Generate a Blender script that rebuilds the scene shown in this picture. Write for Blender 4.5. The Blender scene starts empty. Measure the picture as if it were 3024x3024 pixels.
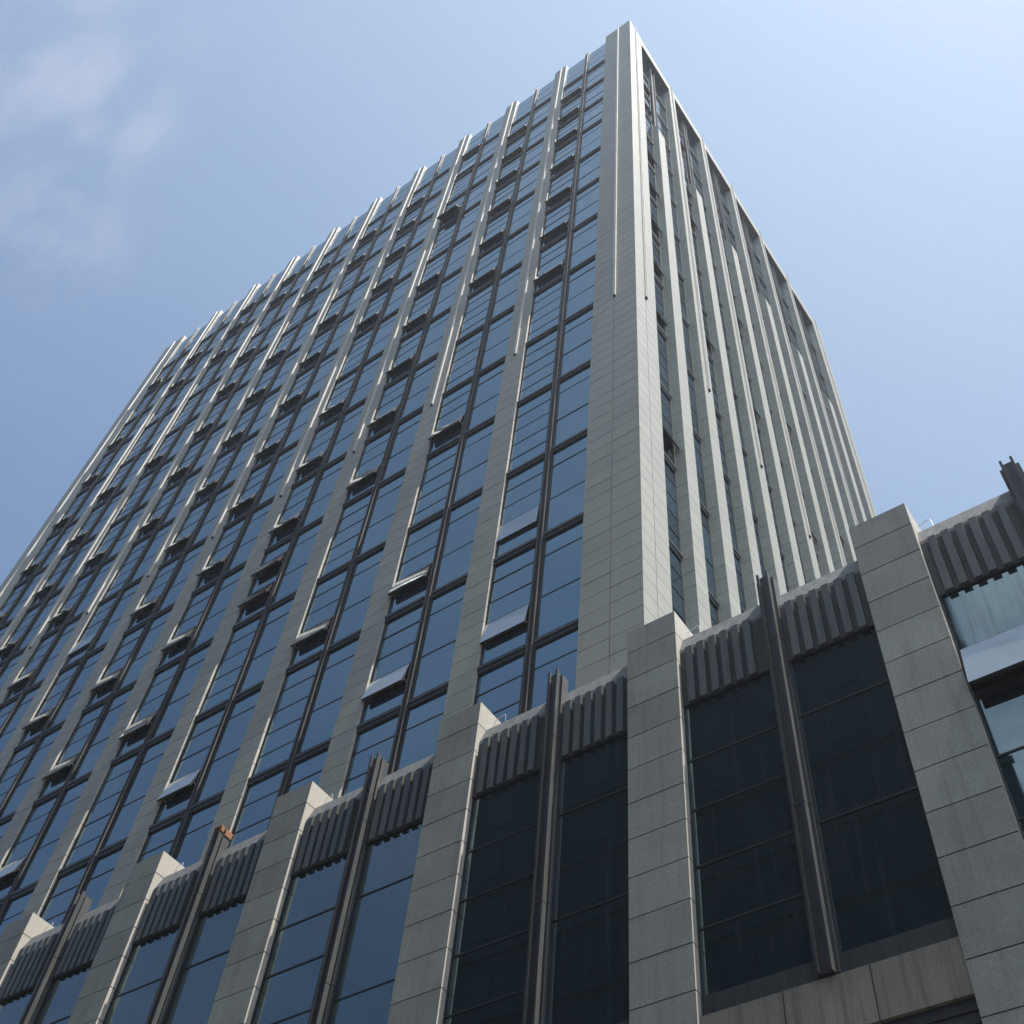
import bpy, math, random
from mathutils import Matrix, Vector
random.seed(7)
R = math.radians
sc = bpy.context.scene
col = sc.collection

# ------------------------------------------------------------------ camera
CAM = Vector((6.9318, -11.6466, 1.6))

YAW, PITCH, ROLL, FPX = -0.7290, 0.9543, 0.1335, 3441.18
fw = Vector((math.cos(PITCH) * math.sin(YAW), math.cos(PITCH) * math.cos(YAW), math.sin(PITCH)))
r0 = fw.cross(Vector((0, 0, 1))).normalized()
u0 = r0.cross(fw)
cr = r0 * math.cos(ROLL) + u0 * math.sin(ROLL)
cu = -r0 * math.sin(ROLL) + u0 * math.cos(ROLL)
cd = bpy.data.cameras.new('camera')
cam = bpy.data.objects.new('camera', cd)
col.objects.link(cam)
M = Matrix((cr, cu, -fw)).transposed().to_4x4()
M.translation = CAM
cam.matrix_world = M
cd.sensor_width = 36
cd.lens = FPX / 3024 * 36
cd.clip_end = 5000
sc.camera = cam


def px(p):
    d = Vector(p) - CAM
    z = d.dot(fw)
    if z < .1:
        return None
    return 1512 + FPX * d.dot(cr) / z, 1512 - FPX * d.dot(cu) / z


# ------------------------------------------------------------------ materials
def nodes(name):
    m = bpy.data.materials.new(name)
    m.use_nodes = True
    nt = m.node_tree
    b = nt.nodes['Principled BSDF']
    return m, nt, b, nt.nodes.new, nt.links.new


def coords(N, L, scale=(1, 1, 1)):
    tc = N('ShaderNodeTexCoord')
    mp = N('ShaderNodeMapping')
    mp.inputs['Scale'].default_value = scale
    L(tc.outputs['Object'], mp.inputs['Vector'])
    return mp.outputs['Vector']


def noise(N, L, vec, scale, detail=4, rough=.55):
    n = N('ShaderNodeTexNoise')
    n.inputs['Scale'].default_value = scale
    n.inputs['Detail'].default_value = detail
    n.inputs['Roughness'].default_value = rough
    L(vec, n.inputs['Vector'])
    return n.outputs['Fac']


def ramp(N, L, fac, a, b, ca=0.0, cb=1.0):
    n = N('ShaderNodeMapRange')
    n.inputs['From Min'].default_value = a
    n.inputs['From Max'].default_value = b
    n.inputs['To Min'].default_value = ca
    n.inputs['To Max'].default_value = cb
    L(fac, n.inputs['Value'])
    return n.outputs['Result']


def math_(N, L, op, a, b):
    n = N('ShaderNodeMath')
    n.operation = op
    for i, v in enumerate((a, b)):
        if isinstance(v, (int, float)):
            n.inputs[i].default_value = v
        else:
            L(v, n.inputs[i])
    return n.outputs[0]


def tint(N, L, fac, colr):
    n = N('ShaderNodeMix')
    n.data_type = 'RGBA'
    n.blend_type = 'MULTIPLY'
    n.inputs['Factor'].default_value = 1
    n.inputs['A'].default_value = (*colr, 1)
    L(fac, n.inputs['B'])
    return n.outputs['Result']


def mixc(N, L, fac, a, b):
    n = N('ShaderNodeMix')
    n.data_type = 'RGBA'
    if isinstance(fac, (int, float)):
        n.inputs['Factor'].default_value = fac
    else:
        L(fac, n.inputs['Factor'])
    for k, v in (('A', a), ('B', b)):
        if isinstance(v, tuple):
            n.inputs[k].default_value = (*v, 1)
        else:
            L(v, n.inputs[k])
    return n.outputs['Result']


def stone(name, colr, speck=.16, var=.07, stain=.12, streak=.0, rough=.62, speck_scale=90, stain_col=None):
    m, nt, b, N, L = nodes(name)
    v = coords(N, L)
    geo = N('ShaderNodeNewGeometry')
    isl = ramp(N, L, geo.outputs['Random Per Island'], 0, 1, 1 - var, 1 + var)
    sp = ramp(N, L, noise(N, L, v, speck_scale, 2, .7), .3, .7, 1 - speck, 1 + speck)
    big = ramp(N, L, noise(N, L, v, .8, 5, .6), .3, .7, 1 - stain, 1 + stain * .6)
    f = math_(N, L, 'MULTIPLY', math_(N, L, 'MULTIPLY', isl, sp), big)
    c = tint(N, L, f, colr)
    if streak > 0:
        vs = coords(N, L, (5.0, 5.0, .28))
        st = ramp(N, L, noise(N, L, vs, 1.6, 6, .62), .5, .72, 0, streak)
        c = mixc(N, L, st, c, stain_col or tuple(x * .35 for x in colr))
    L(c, b.inputs['Base Color'])
    b.inputs['Roughness'].default_value = rough
    bp = N('ShaderNodeBump')
    bp.inputs['Strength'].default_value = .12
    bp.inputs['Distance'].default_value = .01
    L(noise(N, L, v, speck_scale * .6, 3), bp.inputs['Height'])
    L(bp.outputs[0], b.inputs['Normal'])
    return m


def metal(name, colr, rough=.45, metallic=.0, var=.15, dirt=.25, spec=.5):
    m, nt, b, N, L = nodes(name)
    v = coords(N, L, (6, 6, .5))
    f = ramp(N, L, noise(N, L, v, 2.0, 5, .6), .3, .72, 1 + var, 1 - dirt)
    L(tint(N, L, f, colr), b.inputs['Base Color'])
    rr = ramp(N, L, noise(N, L, v, 3.0, 3), .3, .7, rough - .08, rough + .12)
    L(rr, b.inputs['Roughness'])
    b.inputs['Metallic'].default_value = metallic
    b.inputs['Specular IOR Level'].default_value = spec
    return m


def glass(name, base, ior, dirt=.05, streak=.0, tintc=(1, 1, 1), wav=.02):
    """coated curtain wall glass: dark body, strong clear reflection"""
    m, nt, b, N, L = nodes(name)
    v = coords(N, L)
    geo = N('ShaderNodeNewGeometry')
    f = ramp(N, L, geo.outputs['Random Per Island'], 0, 1, .2, 1.9)
    c = tint(N, L, f, base)
    dm = ramp(N, L, noise(N, L, v, 1.1, 6, .65), .5, .8, 0, dirt)
    if streak > 0:
        vs = coords(N, L, (9.0, 9.0, .35))
        st = ramp(N, L, noise(N, L, vs, 1.2, 5, .6), .52, .7, 0, streak)
        dm = math_(N, L, 'ADD', dm, st)
    c = mixc(N, L, dm, c, (.13, .14, .14))
    L(c, b.inputs['Base Color'])
    b.inputs['IOR'].default_value = ior
    b.inputs['Specular Tint'].default_value = (*tintc, 1)
    L(ramp(N, L, dm, 0, .5, .012, .3), b.inputs['Roughness'])
    L(ramp(N, L, dm, 0, .4, .5, .18), b.inputs['Specular IOR Level'])
    bp = N('ShaderNodeBump')
    bp.inputs['Strength'].default_value = 1.0
    bp.inputs['Distance'].default_value = wav
    L(noise(N, L, v, .55, 1, .4), bp.inputs['Height'])
    L(bp.outputs[0], b.inputs['Normal'])
    return m


MT = {
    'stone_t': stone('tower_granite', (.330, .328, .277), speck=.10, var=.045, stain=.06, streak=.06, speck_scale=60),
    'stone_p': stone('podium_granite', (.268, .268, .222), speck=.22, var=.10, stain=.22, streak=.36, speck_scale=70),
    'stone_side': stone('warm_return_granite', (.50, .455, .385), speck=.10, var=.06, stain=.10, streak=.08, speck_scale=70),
    'stone_s': stone('stained_spandrel_granite', (.205, .186, .142), speck=.3, var=.05, stain=.3, streak=.75, speck_scale=60,
                     stain_col=(.07, .06, .05)),
    'joint': stone('dark_joint', (.045, .045, .045), speck=.05),  # dark backing in the gaps between stone panels
    'frame': metal('charcoal_aluminium', (.028, .031, .034), rough=.45, dirt=.35, spec=.3),
    'bar': metal('transom_aluminium', (.04, .044, .048), rough=.42, dirt=.3, spec=.35),
    'fin': metal('grey_aluminium', (.088, .087, .081), rough=.42, dirt=.3),
    'louvre': metal('slate_sheet_metal', (.066, .075, .070), rough=.5, dirt=.35),
    'louvre_back': metal('dark_sheet_metal', (.036, .041, .042), rough=.55, dirt=.35, spec=.3),
    'flash': metal('flashing_sheet', (.17, .175, .172), rough=.6, dirt=.4, var=.15, spec=.3),
    'rail': metal('pale_light_rail', (.62, .59, .53), rough=.4, dirt=.15),
    'glass_t': glass('tower_glass', (.012, .021, .038), 3.1, dirt=.04, tintc=(.58, .86, 1.0), wav=.004),
    'glass_p': glass('podium_glass', (.007, .012, .013), 2.35, dirt=.05, streak=.14, tintc=(.62, .88, 1.0), wav=.004),
    'glass_s': glass('bright_vent_glass', (.13, .138, .14), 3.3, dirt=.3, tintc=(.8, .93, 1.0), wav=.004),  # pale base carries the sky and sun glare of the tilted sashes
    'dark': metal('dark_interior', (.012, .013, .014), rough=.8, spec=.1),
    'rust': stone('rusty_steel', (.30, .12, .035), speck=.3, var=.1, stain=.4, speck_scale=40),
    'wire': metal('galvanised_wire', (.6, .62, .64), rough=.35),
    'roof': stone('roof_membrane', (.25, .25, .24), speck=.2),
    'wall_o': stone('opposite_render', (.034, .036, .036), speck=.1, stain=.2, speck_scale=8),
    'glass_o': glass('opposite_glass', (.016, .03, .055), 1.45, tintc=(.8, .9, 1)),
    'asphalt': stone('asphalt', (.045, .045, .047), speck=.3, stain=.25, speck_scale=50, rough=.85),
    'paving': stone('concrete_paving', (.085, .083, .08), speck=.2, stain=.2, speck_scale=30, rough=.8),
}


# ------------------------------------------------------------------ mesh builder
class MB:
    def __init__(s):
        s.v, s.f, s.m, s.mats = [], [], [], []

    def mi(s, k):
        if k not in s.mats:
            s.mats.append(k)
        return s.mats.index(k)

    def face(s, pts, k):
        i = len(s.v)
        s.v += [tuple(p) for p in pts]
        s.f.append(tuple(range(i, i + len(pts))))
        s.m.append(s.mi(k))

    def box(s, x0, x1, y0, y1, z0, z1, k, kx=None):
        i = len(s.v)
        s.v += [(x0, y0, z0), (x1, y0, z0), (x1, y1, z0), (x0, y1, z0), (x0, y0, z1), (x1, y0, z1), (x1, y1, z1), (x0, y1, z1)]
        a = s.mi(k)
        b = s.mi(kx) if kx else a
        for q, mm in (((0, 3, 2, 1), a), ((4, 5, 6, 7), a), ((0, 1, 5, 4), a), ((1, 2, 6, 5), b), ((2, 3, 7, 6), a), ((3, 0, 4, 7), b)):
            s.f.append(tuple(i + n for n in q))
            s.m.append(mm)

    def prism(s, poly, axis, a0, a1, k):
        """poly in the two other axes (order x,y,z without axis)"""
        def P(p, a):
            q = list(p)
            q.insert(axis, a)
            return tuple(q)
        n = len(poly)
        i = len(s.v)
        s.v += [P(p, a0) for p in poly] + [P(p, a1) for p in poly]
        m = s.mi(k)
        s.f.append(tuple(i + j for j in range(n)))
        s.f.append(tuple(i + n + n - 1 - j for j in range(n)))
        s.m += [m, m]
        for j in range(n):
            s.f.append((i + (j + 1) % n, i + j, i + n + j, i + n + (j + 1) % n))
            s.m.append(m)

    def tube(s, pts, r, k, n=8):
        i0 = len(s.v)
        m = s.mi(k)
        P = [Vector(p) for p in pts]
        for a, p in enumerate(P):
            d = ((P[a] - P[a - 1]) if a else Vector((0, 0, 0))) + ((P[a + 1] - P[a]) if a < len(P) - 1 else Vector((0, 0, 0)))
            d.normalize()
            e = d.orthogonal().normalized() if a == 0 else (e - d * e.dot(d)).normalized()
            g = d.cross(e)
            for j in range(n):
                t = 2 * math.pi * j / n
                s.v.append(tuple(p + r * (math.cos(t) * e + math.sin(t) * g)))
        for a in range(len(P) - 1):
            for j in range(n):
                s.f.append((i0 + a * n + j, i0 + a * n + (j + 1) % n, i0 + (a + 1) * n + (j + 1) % n, i0 + (a + 1) * n + j))
                s.m.append(m)

    def build(s, name, parent=None, label=None, stuff=False, fix=True):
        me = bpy.data.meshes.new(name)
        me.from_pydata(s.v, [], s.f)
        for k in s.mats:
            me.materials.append(MT[k])
        me.polygons.foreach_set('material_index', s.m)
        me.update()
        if fix:
            import bmesh
            bm = bmesh.new()
            bm.from_mesh(me)
            bmesh.ops.recalc_face_normals(bm, faces=bm.faces)
            bm.to_mesh(me)
            bm.free()
        o = bpy.data.objects.new(name, me)
        col.objects.link(o)
        if parent is not None:
            o.parent = parent
        if label:
            o['label'] = label
        if stuff:
            o['kind'] = 'stuff'
        return o


def thing(name, label, cat, loc=(0, 0, 0)):
    o = bpy.data.objects.new(name, None)
    o.empty_display_size = .5
    col.objects.link(o)
    o['label'] = label
    o['category'] = cat
    return o


def joints(z0, z1, ref, step):
    n = math.ceil((z0 - ref) / step)
    out = []
    while ref + n * step < z1 - .05:
        if ref + n * step > z0 + .05:
            out.append(ref + n * step)
        n += 1
    return [z0] + out + [z1]


def clad(mb, x0, x1, y0, y1, z0, z1, ref, step, gap, k, kx=None, xs=None, ys=None):
    """stacked stone panels round a recessed dark backing"""
    ins = .01
    mb.box(x0 + ins, x1 - ins, y0 + ins, y1 - ins, z0 + .02, z1 - .02, 'joint')
    zz = joints(z0, z1, ref, step)
    X = [x0] + (xs or []) + [x1]
    Y = [y0] + (ys or []) + [y1]
    for a, b in zip(zz, zz[1:]):
        for xa, xb in zip(X, X[1:]):
            for ya, yb in zip(Y, Y[1:]):
                gx0 = gap / 2 if xa != x0 else 0
                gx1 = gap / 2 if xb != x1 else 0
                gy0 = gap / 2 if ya != y0 else 0
                gy1 = gap / 2 if yb != y1 else 0
                j = random.uniform(-.0012, .0012)
                mb.box(xa + gx0, xb - gx1, ya + gy0 + j, yb - gy1, a + gap / 2, b - gap / 2, k, kx)


# ================================================================== office tower
tower = thing('office_tower', 'tall office tower of pale grey granite piers and blue glass, rising behind the low wing', 'office tower')
TX0, TY1, ZT = -33.62, 20.55, 64.3
ZB = 0.0
GY = .09          # glass plane of the long face
GX = -.32         # glass plane of the short face
FL = [60.14, 56.95, 53.78, 50.62, 47.02, 43.42, 39.84, 36.26, 32.70, 29.17, 25.63, 22.12, 18.60, 15.08, 11.56, 8.04]
JREF, JST, JG = 26.272, .4833, .014
A0, PP, PW = -.7276, 3.1228, .69

mb = MB()
mb.box(TX0 + .4, -.75, .45, TY1 - .4, ZB, 62.2, 'dark')
mb.box(TX0 + .1, -1.2, .45, TY1 - .2, 62.22, 62.6, 'roof')
mb.box(TX0 + .05, TX0 + .35, .4, TY1 - .05, ZB, 63.4, 'stone_t')
mb.box(TX0 + .36, -.5, TY1 - .34, TY1 - .04, ZB, 63.4, 'stone_t')
mb.build('core_wall', tower)


def rail(pier, x, y, z0, z1, face):
    m = MB()
    if face == 'y':
        for d in (-.034, .012):
            m.box(x + d, x + d + .024, y - .055, y - .002, z0, z1, 'rail')
        m.box(x - .01, x + .012, y - .025, y - .002, z0 + .01, z1 - .01, 'rail')
        m.box(x - .036, x + .038, y - .058, y - .002, z0 - .05, z0, 'frame')
    else:
        for d in (-.045, .020):
            m.box(x + .002, x + .055, y + d, y + d + .026, z0, z1, 'rail')
        m.box(x + .002, x + .025, y - .02, y + .020, z0 + .01, z1 - .01, 'fin')
        m.box(x + .002, x + .058, y - .047, y + .048, z0 - .05, z0, 'frame')
    m.build('light_rail', pier)


# corner pier at the arris
m = MB()
clad(m, -1.432, 0, 0, 1.07, ZB, ZT + .12, JREF, JST, JG, 'stone_t', xs=[-.73], ys=[.506])
o = m.build('pier', tower, 'wide corner pier with a sunlit and a shaded face')
rail(o, -.70, 0, 32.17, ZT + .1, 'y')
rail(o, 0, .506, 32.1, ZT + .25, 'x')
XR = [0] + [A0 - PP * k for k in range(1, 11)]
for k in range(1, 10):
    m = MB()
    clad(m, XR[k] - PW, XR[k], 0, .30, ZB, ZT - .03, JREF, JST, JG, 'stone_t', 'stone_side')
    o = m.build('pier', tower)
    rail(o, XR[k] - .31, 0, 32.25, ZT, 'y')
m = MB()
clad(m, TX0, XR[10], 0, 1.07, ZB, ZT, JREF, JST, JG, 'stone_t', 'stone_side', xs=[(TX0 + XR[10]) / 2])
o = m.build('pier', tower)
rail(o, (TX0 + XR[10]) / 2, 0, 32.3, ZT, 'y')


def mullion(cx, y, zt, parent, zb=ZB):
    m = MB()
    m.box(cx - .068, cx - .044, y - .078, y - .038, zb, zt + .04, 'frame', 'fin')  # side faces take a paler metal that paints them sunlit
    m.box(cx + .044, cx + .068, y - .078, y - .038, zb, zt + .04, 'frame', 'fin')
    m.box(cx - .068, cx + .068, y - .036, y - .022, zb, zt - .03, 'frame')
    m.box(cx - .115, cx + .115, y - .020, y + .03, zb, zt, 'frame', 'fin')
    return m.build('mullion', parent)


FX = {}
for k in range(1, 11):
    left = XR[k]
    right = (-1.432 if k == 1 else XR[k - 1] - PW)
    FX[k] = (left + right) / 2 + .045
    mullion(FX[k], GY, 64.0, tower)


def wquad(mb_, x0, x1, z0, z1, y, k, ax='y'):
    t = [random.uniform(-.0035, .0035) for _ in range(3)]
    a, b, c = t
    if ax == 'y':
        mb_.face([(x0, y + a, z0), (x1, y + b, z0), (x1, y + b + c, z1), (x0, y + a + c, z1)], k)
    else:
        mb_.face([(y + a, x0, z0), (y + b, x1, z0), (y + b + c, x1, z1), (y + a + c, x0, z1)], k)


def win_y(x0, x1, T, H, lines, y, fr, pn, sash=None, ang=0.0, row=(), gm='glass_t', bar=True, barh=.2, lead=.014):
    """one storey-high window on a face looking -y. T top of the transom bar, H storey height"""
    zt, zb = T, T - H
    s = H / 3.55
    if bar:
        fr.box(x0, x1, y - .075, y + .02, T - barh * .45, T, 'bar')
        fr.box(x0, x1, y - .05, y + .02, T - barh, T - barh * .45 - .002, 'frame')
    zs = [zt - (barh if bar else 0)] + [T - l * s for l in lines] + [zb]
    fr.box(x0, x0 + lead, y - .022, y + .02, zb, zt - (barh if bar else 0) - .002, 'frame')
    fr.box(x1 - lead, x1, y - .018, y + .02, zb, zt - (barh if bar else 0) - .002, 'frame')
    for a in zs[1:-1]:
        fr.box(x0 + lead, x1 - lead, y - .012, y + .01, a - .011, a + .011, 'frame')
    for i, (a, b) in enumerate(zip(zs, zs[1:])):
        if i in row and ang > 0:
            h = a - b
            t = R(ang)
            d = Vector((0, -math.sin(t), -math.cos(t)))
            n = Vector((0, -math.cos(t), math.sin(t)))
            p0 = Vector((0, y - .014, a - .036))
            hh = h - .04

            def P(x, w, o_):
                q = p0 + d * w + n * o_
                return (x, q.y, q.z)
            xa, xb = x0 + lead + .004, x1 - lead - .004
            sash.face([P(xa, 0, .012), P(xb, 0, .012), P(xb, hh, .012), P(xa, hh, .012)][::-1], 'glass_s')
            for (u0_, u1_, w0, w1) in ((xa, xb, 0, .05), (xa, xb, hh - .05, hh), (xa, xa + .05, .05, hh - .05), (xb - .05, xb, .05, hh - .05)):
                i0 = len(sash.v)
                sash.v += [P(u0_, w0, -.04), P(u1_, w0, -.04), P(u1_, w1, -.04), P(u0_, w1, -.04), P(u0_, w0, .011), P(u1_, w0, .011), P(u1_, w1, .011), P(u0_, w1, .011)]
                mi = sash.mi('frame')
                for q in ((0, 3, 2, 1), (4, 5, 6, 7), (0, 1, 5, 4), (1, 2, 6, 5), (2, 3, 7, 6), (3, 0, 4, 7)):
                    sash.f.append(tuple(i0 + n_ for n_ in q))
                    sash.m.append(mi)
            sash.face([P(xa + .05, .05, -.01), P(xb - .05, .05, -.01), P(xb - .05, hh - .05, -.01), P(xa + .05, hh - .05, -.01)], 'dark')
            # stay arm at each side
            for xx in (xa + .03, xb - .03):
                q = p0 + d * (hh * .7)
                sash.tube([(xx, q.y, q.z), (xx, y + .06, b + .1)], .009, 'rail', 6)
            # dark reveal behind the opening
            fr.box(x0 + lead, x1 - lead, y + .03, y + .05, b, b + .05, 'frame')
        else:
            wquad(pn, x0 + lead * .5, x1 - lead * .5, b, a, y, gm)


def win_x(y0, y1, T, H, lines, x, fr, pn, gm='glass_t', barh=.2, vent=0, lead=.03, sash=None):
    """the same on the short face looking +x"""
    zb = T - H
    s = H / 3.55
    fr.box(x - .02, x + .06, y0, y1, T - barh * .45, T, 'bar')
    fr.box(x - .02, x + .035, y0, y1, T - barh, T - barh * .45 - .002, 'frame')
    fr.box(x - .02, x + .02, y0, y0 + lead, zb, T - barh - .002, 'frame')
    fr.box(x - .02, x + .03, y1 - .035, y1, zb, T - barh - .002, 'fin')
    zs = [T - barh] + [T - l * s for l in lines] + [zb]
    for a in zs[1:-1]:
        fr.box(x - .01, x + .012, y0 + lead, y1 - .036, a - .012, a + .012, 'frame')
    for i, (a, b) in enumerate(zip(zs, zs[1:])):
        if vent and i == 3:
            t = R(vent)
            h = a - b - .03
            d = (math.sin(t), -math.cos(t))
            n = (math.cos(t), math.sin(t))
            p = (x + .015, a - .016)
            ya, yb = y0 + lead, y1 - .055
            pr = [(p[0] + d[0] * w + n[0] * o_, p[1] + d[1] * w + n[1] * o_) for w, o_ in ((0, -.03), (h, -.03), (h, .012), (0, .012))]
            sash.prism([(q[0], q[1]) for q in pr], 1, ya, yb, 'frame')
            g = [(p[0] + d[0] * w + n[0] * .014, p[1] + d[1] * w + n[1] * .014) for w in (0, h)]
            sash.face([(g[0][0], ya, g[0][1]), (g[0][0], yb, g[0][1]), (g[1][0], yb, g[1][1]), (g[1][0], ya, g[1][1])], gm)
        else:
            wquad(pn, y0 + lead * .5, y1 - .018, b, a, x, gm, 'x')


def poly_area(pts):
    q = [px(p) for p in pts]
    if any(a is None for a in q):
        return 0
    cx_ = sum(a[0] for a in q) / len(q)
    cy_ = sum(a[1] for a in q) / len(q)
    if not (-30 < cx_ < 3054 and -30 < cy_ < 3054):
        return 0
    return abs(sum(a[0] * b[1] - b[0] * a[1] for a, b in zip(q, q[1:] + q[:1]))) / 2


def hidden_by_podium(p):
    p = Vector(p)
    t = (-1.0 - CAM.y) / (p.y - CAM.y)
    z = CAM.z + (p.z - CAM.z) * t
    return z < 15.35


L5 = [.80, 1.51, 2.21, 2.91]
L3 = [.81, 2.20]
specs = []
for k in range(1, 11):
    xl, xr = XR[k], (-1.432 if k == 1 else XR[k - 1] - PW)
    for i, T in enumerate(FL[:-1]):
        H = T - FL[i + 1]
        for side, a, b in (('l', xl, FX[k] - .12), ('r', FX[k] + .12, xr)):
            q = [(a, GY, T), (b, GY, T), (b, GY, T - H), (a, GY, T - H)]
            ar = poly_area(q)
            if hidden_by_podium(((a + b) / 2, GY, T - H * .35)):
                ar = 0
            specs.append((ar, 'y', k, i, side, a, b, T, H))
INT = [2.16 + 3.15 * j for j in range(6)]
MAIN = [3.735 + 3.15 * j for j in range(5)]
WR = .53
edges = sorted(INT + MAIN)
gaps = []
prev = 1.07
for e in edges + [19.45]:
    gaps.append((prev, e))
    prev = e + WR
for j, (a, b) in enumerate(gaps):
    for i, T in enumerate(FL[:-1]):
        H = T - FL[i + 1]
        q = [(GX, a, T), (GX, b, T), (GX, b, T - H), (GX, a, T - H)]
        ar = poly_area(q) * .35
        if hidden_by_podium((GX, (a + b) / 2, T - H * .3)):
            ar = 0
        specs.append((ar, 'x', j, i, 'l' if j % 2 == 0 else 'r', a, b, T, H))
specs.sort(key=lambda s: -s[0])

OPENY = {
    (1, 0): 15.1, (1, 1): 15.4, (1, 2): 15.6, (1, 3): 16.0, (1, 4): 15.4, (1, 5): 16.0, (1, 6): 13.3, (1, 10): 4, (1, 11): 9, (1, 12): 14.6, 
    (2, 0): 16.0, (2, 1): 15.1, (2, 2): 15.9, (2, 3): 13.5, (2, 4): 14.6, (2, 5): 13.9, (2, 8): 14.8, (2, 10): 14.9, (2, 11): 13.2, 
    (3, 0): 3, (3, 2): 34, (3, 4): 13.9, (3, 5): 14.0, (3, 6): 15.9, (3, 7): 15.5, (3, 8): 13.7, (3, 10): 15.6, 
    (4, 0): 13.6, (4, 1): 15.1, (4, 2): 13.6, (4, 3): 13.2, (4, 4): 15.8, (4, 6): 13.8, (4, 7): 13.8, (4, 8): 16.1, (4, 9): 15.8, (4, 11): 14.1, 
    (5, 0): 16.1, (5, 1): 14.8, (5, 3): 15.2, (5, 4): 13.8, (5, 5): 16.0, (5, 6): 15.3, (5, 7): 16.1, (5, 8): 15.9, (5, 9): 14.1, (5, 10): 14.3, 
    (6, 0): 13.7, (6, 1): 13.6, (6, 3): 13.4, (6, 4): 14.1, (6, 5): 15.0, (6, 6): 13.2, (6, 7): 15.2, (6, 8): 14.2, (6, 9): 14.1, (6, 10): 15.7, (6, 11): 14.6, 
    (7, 0): 14.1, (7, 2): 14.6, (7, 3): 15.3, (7, 4): 13.4, (7, 5): 16.1, (7, 6): 13.3, (7, 8): 6, (7, 9): 15.4, 
    (8, 0): 15.7, (8, 1): 13.3, (8, 4): 15.6, (8, 6): 14.3, (8, 7): 14.9, (8, 8): 13.2, 
    (9, 0): 13.3, (9, 1): 13.7, (9, 4): 16.1, (9, 5): 13.8, (9, 6): 15.5, (9, 7): 16.0, 
    (10, 0): 16.0, (10, 2): 14.2, (10, 3): 14.3, (10, 4): 14.8, (10, 5): 15.5, (10, 6): 13.5, 
}
OPENX = {(0, 0): 12, (0, 1): 12, (0, 3): 12, (0, 4): 12, (0, 5): 12, (0, 6): 8, (0, 7): 6, (0, 9): 16, (2, 0): 12, (2, 2): 12, (2, 3): 12, (2, 6): 12, (2, 10): 13, (4, 1): 12, (4, 4): 12, (4, 6): 12, (6, 0): 12, (6, 5): 12, (6, 7): 12, (6, 10): 12, (8, 3): 12, (8, 6): 12, (8, 8): 12, (8, 11): 12, (10, 2): 12, (10, 5): 12, (10, 9): 12, }

rest_f, rest_p, rest_s = MB(), MB(), MB()
for n, (ar, ax, k, i, side, a, b, T, H) in enumerate(specs):
    own = n < 100
    F, P_, S = (MB(), MB(), MB()) if own else (rest_f, rest_p, rest_s)
    if ax == 'y':
        ang = OPENY.get((k, i), 0) if side == 'l' else 0
        win_y(a, b, T, H, L5 if side == 'l' else L3, GY, F, P_, S, ang, (1, 3) if (k, i) == (4, 9) else (3,))
    else:
        v = OPENX.get((k, i), 0) if side == 'l' else 0
        win_x(a, b, T, H, L5 if side == 'l' else L3, GX, F, P_, vent=v, sash=S)
    if own:
        w = F.build('window', tower)
        P_.build('pane', w, fix=False)
        if S.v:
            S.build('sash', w, 'vent hung open outward', fix=False)
for b_ in (rest_p, rest_s):
    off = len(rest_f.v)
    rest_f.v += b_.v
    for f_, m_ in zip(b_.f, b_.m):
        rest_f.f.append(tuple(off + q for q in f_))
        rest_f.m.append(rest_f.mi(b_.mats[m_]))
rest_f.build('window', tower, 'the many smaller windows of the upper and far bays', stuff=True, fix=False)

# glass parapet above the top transom
for k in range(1, 11):
    xl, xr = XR[k], (-1.432 if k == 1 else XR[k - 1] - PW)
    for side, a, b in (('l', xl, FX[k] - .12), ('r', FX[k] + .12, xr)):
        F = MB()
        zt = 63.55
        zz = [FL[0], FL[0] + 1.15, FL[0] + 2.3, zt]
        for z_ in zz[1:-1]:
            F.box(a, b, GY - .006, GY + .01, z_ - .006, z_ + .006, 'bar')
        for q, w in zip(zz, zz[1:]):
            wquad(F, a, b, q, w, GY, 'glass_t')
        F.box(a, b, GY + .012, GY + .05, FL[0] + .02, zt - .01, 'frame')
        if side == 'l' and k in (1, 3, 7, 8):
            hh = .62 if k != 1 else .35
            t = R(13 if k != 1 else 4)
            d = (-math.sin(t), -math.cos(t))
            p = (GY - .02, FL[0] + .02 + hh)
            F.prism([(p[0] + d[0] * w_ - .03 * d[1] * o_, p[1] + d[1] * w_ + .03 * d[0] * o_) for w_, o_ in ((0, 0), (hh, 0), (hh, 1), (0, 1))], 0, a + .03, b - .03, 'frame')
            F.box(a + .02, b - .02, GY - .012, GY + .008, FL[0] + .01, p[1] - .01, 'dark')
        F.build('glass_parapet', tower, fix=False)

# short face: deep piers, beams, mullions
for y in MAIN:
    m = MB()
    clad(m, GX - .03, 0, y, y + WR, ZB, ZT - .1, JREF, JST, JG, 'stone_t')
    o = m.build('pier', tower)
    rail(o, 0, y + WR / 2 + .0, 32.05, ZT + .18, 'x')
for y in INT:
    m = MB()
    clad(m, GX - .03, 0, y, y + WR, ZB, 52.1, JREF, JST, JG, 'stone_t')
    m.prism([(GX - .03, 52.11), (0, 52.11), (0, 52.3), (GX + .12, 53.25), (GX - .03, 53.25)], 1, y, y + WR, 'stone_t')
    m.build('pier', tower)
    # aluminium mullion that carries on above it
    mm = MB()
    c = y + WR / 2
    for d in (-.16, .13):
        mm.box(GX + .0, GX + .12, c + d, c + d + .03, 53.27, 63.1, 'fin')
    mm.box(GX - .01, GX + .03, c - .13, c + .13, 53.27, 63.1, 'frame')
    mm.build('mullion', tower)
m = MB()
clad(m, -1.2, 0, 19.45, TY1, ZB, ZT, JREF, JST, JG, 'stone_t', ys=[20.0])
o = m.build('pier', tower)
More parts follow.
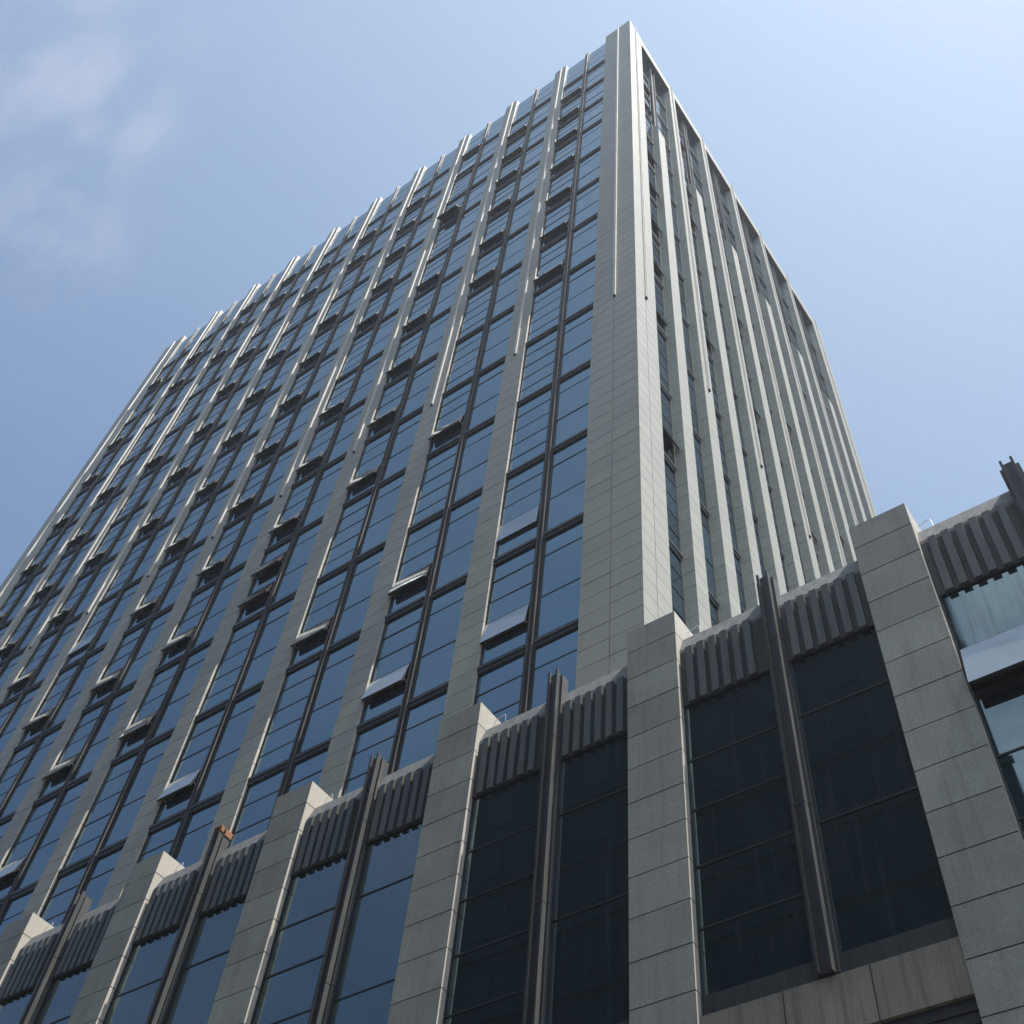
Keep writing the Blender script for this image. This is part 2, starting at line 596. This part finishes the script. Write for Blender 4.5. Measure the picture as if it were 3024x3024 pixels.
rail(o, 0, 20.0, 32.0, ZT + .2, 'x')
ends = [1.07] + [v for y in MAIN for v in (y, y + WR)] + [19.45]
for a, b in zip(ends[::2], ends[1::2]):
    m = MB()
    m.box(-1.2, -.002, a + .004, b - .004, 63.25, ZT - .12, 'stone_t')
    m.box(-1.2, -.012, a + .004, b - .004, 63.17, 63.248, 'louvre_back')
    m.build('roof_beam', tower)
    mg = MB()
    wquad(mg, a, b, FL[0], 63.14, GX, 'glass_t', 'x')
    mg.build('glass_parapet', tower, fix=False)

# ================================================================== podium wing
pod = thing('podium_building', 'low granite wing with dark ribbed metal panels along its parapet, in front of the tower', 'building')
PY = -1.251
PGY = -1.115
PR = [16.57, 12.75, 8.93, 5.1106, 1.2917, -2.4755, -6.2889, -10.1593, -14.0435, -17.93, -21.8, -25.7, -29.6, -33.5]
PWD = .865
for n, xr in enumerate(PR):
    m = MB()
    ZC = 15.78
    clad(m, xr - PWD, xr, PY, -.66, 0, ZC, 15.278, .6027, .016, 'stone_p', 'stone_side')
    o = m.build('pier', pod)
    if n < 11:
        w = MB()
        a = xr + random.uniform(.16, .24)
        hook = [(xr + .002, -.84, 15.66), (a - .03, -.86, 15.70), (a, -.86, 15.69), (a + .012, -.86, 15.66), (a + .03, -.86, 15.22)]
        w.tube(hook, .0055, 'wire', 8)
        w.build('lightning_conductor', pod)
LROW = [13.80, 12.72, 11.87, 10.98, 10.10, 9.22]
RROW = [13.80, 12.72, 10.97, 9.22]


def podium_window(x0, x1, zt, zb, ang=0):
    F, P_, S = MB(), MB(), MB()
    F.box(x0, x1, PGY - .014, PGY + .02, zt - .024, zt, 'frame')
    F.box(x0, x0 + .018, PGY - .018, PGY + .02, zb, zt - .026, 'frame')
    F.box(x1 - .018, x1, PGY - .018, PGY + .02, zb, zt - .026, 'frame')
    if ang:
        h = zt - zb - .07
        t = R(ang)
        d = Vector((0, -math.sin(t), -math.cos(t)))
        n = Vector((0, -math.cos(t), math.sin(t)))
        p0 = Vector((0, PGY - .045, zt - .055))

        def P(x, w, o_):
            q = p0 + d * w + n * o_
            return (x, q.y, q.z)
        xa, xb = x0 + .04, x1 - .04
        S.face([P(xa, 0, .014), P(xb, 0, .014), P(xb, h, .014), P(xa, h, .014)][::-1], 'glass_s')
        for (a, b, w0, w1) in ((xa, xb, 0, .06), (xa, xb, h - .06, h), (xa, xa + .06, .06, h - .06), (xb - .06, xb, .06, h - .06)):
            i0 = len(S.v)
            S.v += [P(a, w0, -.04), P(b, w0, -.04), P(b, w1, -.04), P(a, w1, -.04), P(a, w0, .012), P(b, w0, .012), P(b, w1, .012), P(a, w1, .012)]
            mi = S.mi('frame')
            for q in ((0, 3, 2, 1), (4, 5, 6, 7), (0, 1, 5, 4), (1, 2, 6, 5), (2, 3, 7, 6), (3, 0, 4, 7)):
                S.f.append(tuple(i0 + n_ for n_ in q))
                S.m.append(mi)
        S.face([P(xa + .06, .06, -.01), P(xb - .06, .06, -.01), P(xb - .06, h - .06, -.01), P(xa + .06, h - .06, -.01)], 'louvre_back')
        F.box(x0 + .036, x1 - .036, PGY + .10, PGY + .12, zb, zt, 'dark')
        F.box(x0 + .036, x1 - .036, PGY - .02, PGY + .02, zb, zb + .07, 'frame')
        F.box(x0 + .036, x1 - .036, PGY + .02, PGY + .05, zb + .11, zb + .14, 'fin')
    else:
        wquad(P_, x0 + .01, x1 - .01, zb, zt - .01, PGY, 'glass_p')
    w = F.build('window', pod)
    if P_.v:
        P_.build('pane', w, fix=False)
    if S.v:
        S.build('sash', w, 'vent hung open outward', fix=False)


for n in range(len(PR) - 1):
    xl = PR[n + 1]           # right edge of the pier on the left of this bay
    xr = PR[n] - PWD         # left edge of the pier on its right
    vis = n < 10
    fx = (xl + xr) / 2 + (.052 if n >= 3 else -.02)
    if n == 2:
        fx = 6.58
    # mullion: outward channel on a wider back plate, sunlit look painted into its sides
    m = MB()
    zt = 15.58
    cuts = [8.96, 11.2, 14.18, zt]
    for za, zb_ in zip(cuts, cuts[1:]):
        g = .006
        top = zb_ == zt
        for s_ in (-1, 1):
            x_a, x_b = sorted((fx + s_ * .092, fx + s_ * .056))
            m.box(x_a, x_b, -1.288, -1.242, za + g, zt + .08 if top else zb_ - g, 'frame', 'fin')
        m.box(fx - .092, fx + .092, -1.240, -1.202, za + g, zt + .03 if top else zb_ - g, 'frame', 'fin')
        m.box(fx - .135, fx + .135, -1.2, -1.03, za + g, zb_ - g, 'frame', 'fin')
    o = m.build('mullion', pod)
    if n == 6:
        c = MB()
        c.box(fx - .10, fx + .10, -1.295, -1.205, zt + .081, zt + .105, 'rust')
        c.box(fx + .094, fx + .108, -1.285, -1.21, zt - .02, zt + .078, 'rust')
        c.box(fx - .14, fx + .15, -1.2, -1.02, zt + .001, zt + .045, 'rust')
        c.box(fx + .136, fx + .155, -1.19, -1.03, zt - .09, zt - .001, 'rust')
        c.build('cap', o, 'rust brown steel cap on the mullion head')
    for side, a, b in (('l', xl, fx - .137), ('r', fx + .137, xr)):
        # ribbed louvre panel
        m = MB()
        x0 = a + .125 if side == 'l' else b - .11 - 5 * .193 - .109
        m.box(a, b, -1.155, -1.06, 13.748, 14.86, 'louvre_back')
        for q in range(6):
            x_ = x0 + q * .193
            m.box(x_, x_ + .109, -1.212, -1.157, 13.74, 14.885, 'louvre')
        m.build('louvre_panel', pod)
        m = MB()
        m.prism([(-1.03, 15.30), (-1.155, 14.93), (-1.155, 14.862), (-1.02, 14.862), (-.98, 15.30)], 0, a + .002, b - .002, 'flash')
        m.build('flashing', pod)
        rows = LROW if side == 'l' else RROW
        for zt_, zb_ in zip(rows, rows[1:]):
            ang = 15 if (n == 2 and side == 'l' and abs(zt_ - 12.72) < .01) else 0
            podium_window(a, b, zt_, zb_, ang)
        m = MB()
        m.box(a, b, PGY - .03, PGY + .05, 8.955, 9.218, 'louvre_back')
        m.build('sill_panel', pod)
    # stained stone spandrel
    m = MB()
    xs = [2.29, 3.278] if n == 3 else [xl + (xr - xl) * .34, xl + (xr - xl) * .67]
    X = [xl] + xs + [xr]
    m.box(xl, xr, -1.185, -1.06, 8.34, 8.94, 'joint')
    for q, (a, b) in enumerate(zip(X, X[1:])):
        m.box(a + (.008 if q else .002), b - (.008 if q < 2 else .002), -1.2, -1.08, 8.33, 8.95, 'stone_s')
    m.build('spandrel', pod)
    m = MB()
    m.box(xl, xr, -1.15, -1.08, 8.2, 8.326, 'frame')
    m.box(xl, xr, -1.13, -1.08, 8.08, 8.198, 'louvre_back')
    wquad(m, xl, xr, 3.9, 8.08, -1.09, 'glass_p')
    wquad(m, xl, xr, .15, 3.7, -1.09, 'glass_p')
    m.box(xl, xr, -1.15, -1.08, 3.7, 3.9, 'frame')
    m.build('window', pod, fix=False)

m = MB()
m.box(PR[-1] + .1, PR[0], -.98, -.06, 0, 15.2, 'dark')
m.box(.4, PR[0], -.05, 24, 0, 15.2, 'stone_p')
m.box(PR[-1] + .1, PR[0], -.985, -.06, 15.201, 15.29, 'roof')
m.box(.4, PR[0], -.05, 24, 15.201, 15.26, 'roof')
m.build('body_wall', pod)

# ================================================================== block across the street (seen mirrored in the podium glass)
opp = thing('apartment_block', 'dark apartment block across the street, seen mirrored in the black podium windows', 'building')
OX0, OX1, OY, OZ = -27.5, 1.15, -26.4, 46.5
m = MB()
m.prism([(OX0, OY), (OX1, OY), (OX1 - 2.75, OY - 16), (OX0, OY - 16)], 2, 0, OZ, 'wall_o')
m.box(OX0 + .3, OX1 - 3.2, OY - 15.7, OY - .3, OZ + .005, OZ + .6, 'roof')
for z in range(1, 14):
    m.box(OX0 - .05, OX1 + .12, OY + .002, OY + .16, z * 3.3 - .12, z * 3.3 + .12, 'wall_o')
m.build('wall', opp)
for z in range(3, 14):
    for c in range(9):
        x = OX1 - 2.6 - c * 3.1
        m = MB()
        m.box(x - .75, x + .75, OY + .004, OY + .06, z * 3.3 + .75, z * 3.3 + 2.45, 'frame')
        m.face([(x - .68, OY + .065, z * 3.3 + .82), (x + .68, OY + .065, z * 3.3 + .82), (x + .68, OY + .065, z * 3.3 + 2.38), (x - .68, OY + .065, z * 3.3 + 2.38)], 'glass_o')
        m.build('window', opp)

# ================================================================== ground
m = MB()
m.box(-160, 160, -160, 160, -.5, -.14, 'asphalt')
g = m.build('road', None)
g['kind'] = 'structure'
m = MB()
m.box(-60, 40, -9.0, PY - .02, -.136, .0, 'paving')
g = m.build('pavement', None)
g['kind'] = 'structure'

# ================================================================== light
SUN_EL, SUN_PHI = 65.0, -2.6       # azimuth measured from +x towards +y
s = bpy.data.lights.new('sun', 'SUN')
s.energy = 5.0
s.angle = R(.53)
s.color = (1.0, .968, .915)
so = bpy.data.objects.new('sun', s)
col.objects.link(so)
sd = Vector((math.cos(R(SUN_EL)) * math.cos(R(SUN_PHI)), math.cos(R(SUN_EL)) * math.sin(R(SUN_PHI)), math.sin(R(SUN_EL))))
so.rotation_euler = sd.to_track_quat('Z', 'Y').to_euler()
so.location = sd * 200

w = bpy.data.worlds.new('World')
sc.world = w
w.use_nodes = True
nt = w.node_tree
N, L = nt.nodes.new, nt.links.new
bg = nt.nodes['Background']
sky = N('ShaderNodeTexSky')
sky.sky_type = 'NISHITA'
sky.sun_disc = False
sky.sun_elevation = R(SUN_EL)
sky.sun_rotation = R(90 - SUN_PHI)
sky.altitude = 0
sky.air_density = 1.0
sky.dust_density = 1.6
sky.ozone_density = 1.2
tc = N('ShaderNodeTexCoord')
def toward(d, lo, hi):
    dp = N('ShaderNodeVectorMath')
    dp.operation = 'DOT_PRODUCT'
    L(tc.outputs['Generated'], dp.inputs[0])
    dp.inputs[1].default_value = Vector(d).normalized()
    return ramp(N, L, dp.outputs['Value'], lo, hi, 0, 1)


def wnoise(scale, detail, loc, sc_=(1, 1, 1), rough=.55):
    mp = N('ShaderNodeMapping')
    mp.inputs['Scale'].default_value = sc_
    mp.inputs['Location'].default_value = loc
    L(tc.outputs['Generated'], mp.inputs['Vector'])
    return noise(N, L, mp.outputs[0], scale, detail, rough)


# hazy glow of the summer air round the sun
glow = math_(N, L, 'POWER', toward(sd, .2, 1.0), 1.6)
gl = N('ShaderNodeMix')
gl.data_type = 'RGBA'
gl.blend_type = 'ADD'
L(glow, gl.inputs['Factor'])
L(mixc(N, L, .36, sky.outputs['Color'], (3.3, 5.3, 9.3)), gl.inputs['A'])
gl.inputs['B'].default_value = (3.75, 4.45, 4.6, 1)
# faint wisps high on the left, and a broad bright cloud bank behind the viewer
wis = None
for d_, r_, k_ in (((-.457, -.077, .886), .990, .9), ((-.470, -.015, .881), .9965, .9), ((-.545, .040, .838), .9978, 1.1), ((-.52, -.05, .85), .985, .35)):
    t_ = math_(N, L, 'MULTIPLY', math_(N, L, 'POWER', toward(d_, r_, 1.0), 1.3), k_)
    wis = t_ if wis is None else math_(N, L, 'ADD', wis, t_)
wis = math_(N, L, 'MULTIPLY', wis, ramp(N, L, wnoise(13, 6, (.3, .1, .7), (1, 1.7, 1)), .36, .70, .0, .36))
bank = math_(N, L, 'MULTIPLY', toward((.22, -.70, .68), .86, .95), ramp(N, L, wnoise(7, 8, (.1, .6, .2), (1, 1, 1.4), .6), .38, .62, .3, 1.15))
c1 = mixc(N, L, wis, gl.outputs['Result'], (6.2, 6.8, 8.2))
veil = math_(N, L, 'MULTIPLY', toward((-.45, -.55, .7), .75, .97), ramp(N, L, wnoise(5, 6, (.7, .2, .4), (1, 1, 1.5)), .42, .72, 0, .22))
c1 = mixc(N, L, veil, c1, (7.5, 8.2, 9.6))
c2 = mixc(N, L, bank, c1, (14.0, 15.0, 16.5))
L(c2, bg.inputs['Color'])
bg.inputs['Strength'].default_value = .075

# summer haze: even thin air round the whole scene
hm = bpy.data.materials.new('haze_air')
hm.use_nodes = True
hn = hm.node_tree
hn.nodes.remove(hn.nodes['Principled BSDF'])
pv = hn.nodes.new('ShaderNodeVolumePrincipled')
pv.inputs['Color'].default_value = (.88, .94, 1.0, 1)
pv.inputs['Density'].default_value = .0007
pv.inputs['Anisotropy'].default_value = .55
hn.links.new(pv.outputs[0], hn.nodes['Material Output'].inputs['Volume'])
MT['haze'] = hm
m = MB()
m.box(-170, 170, -170, 170, -1.5, 67.0, 'haze')
hz_o = m.build('haze', None)
hz_o['kind'] = 'stuff'

sc.view_settings.view_transform = 'Standard'
sc.view_settings.look = 'None'
sc.view_settings.gamma = 1
sc.view_settings.exposure = 0.36
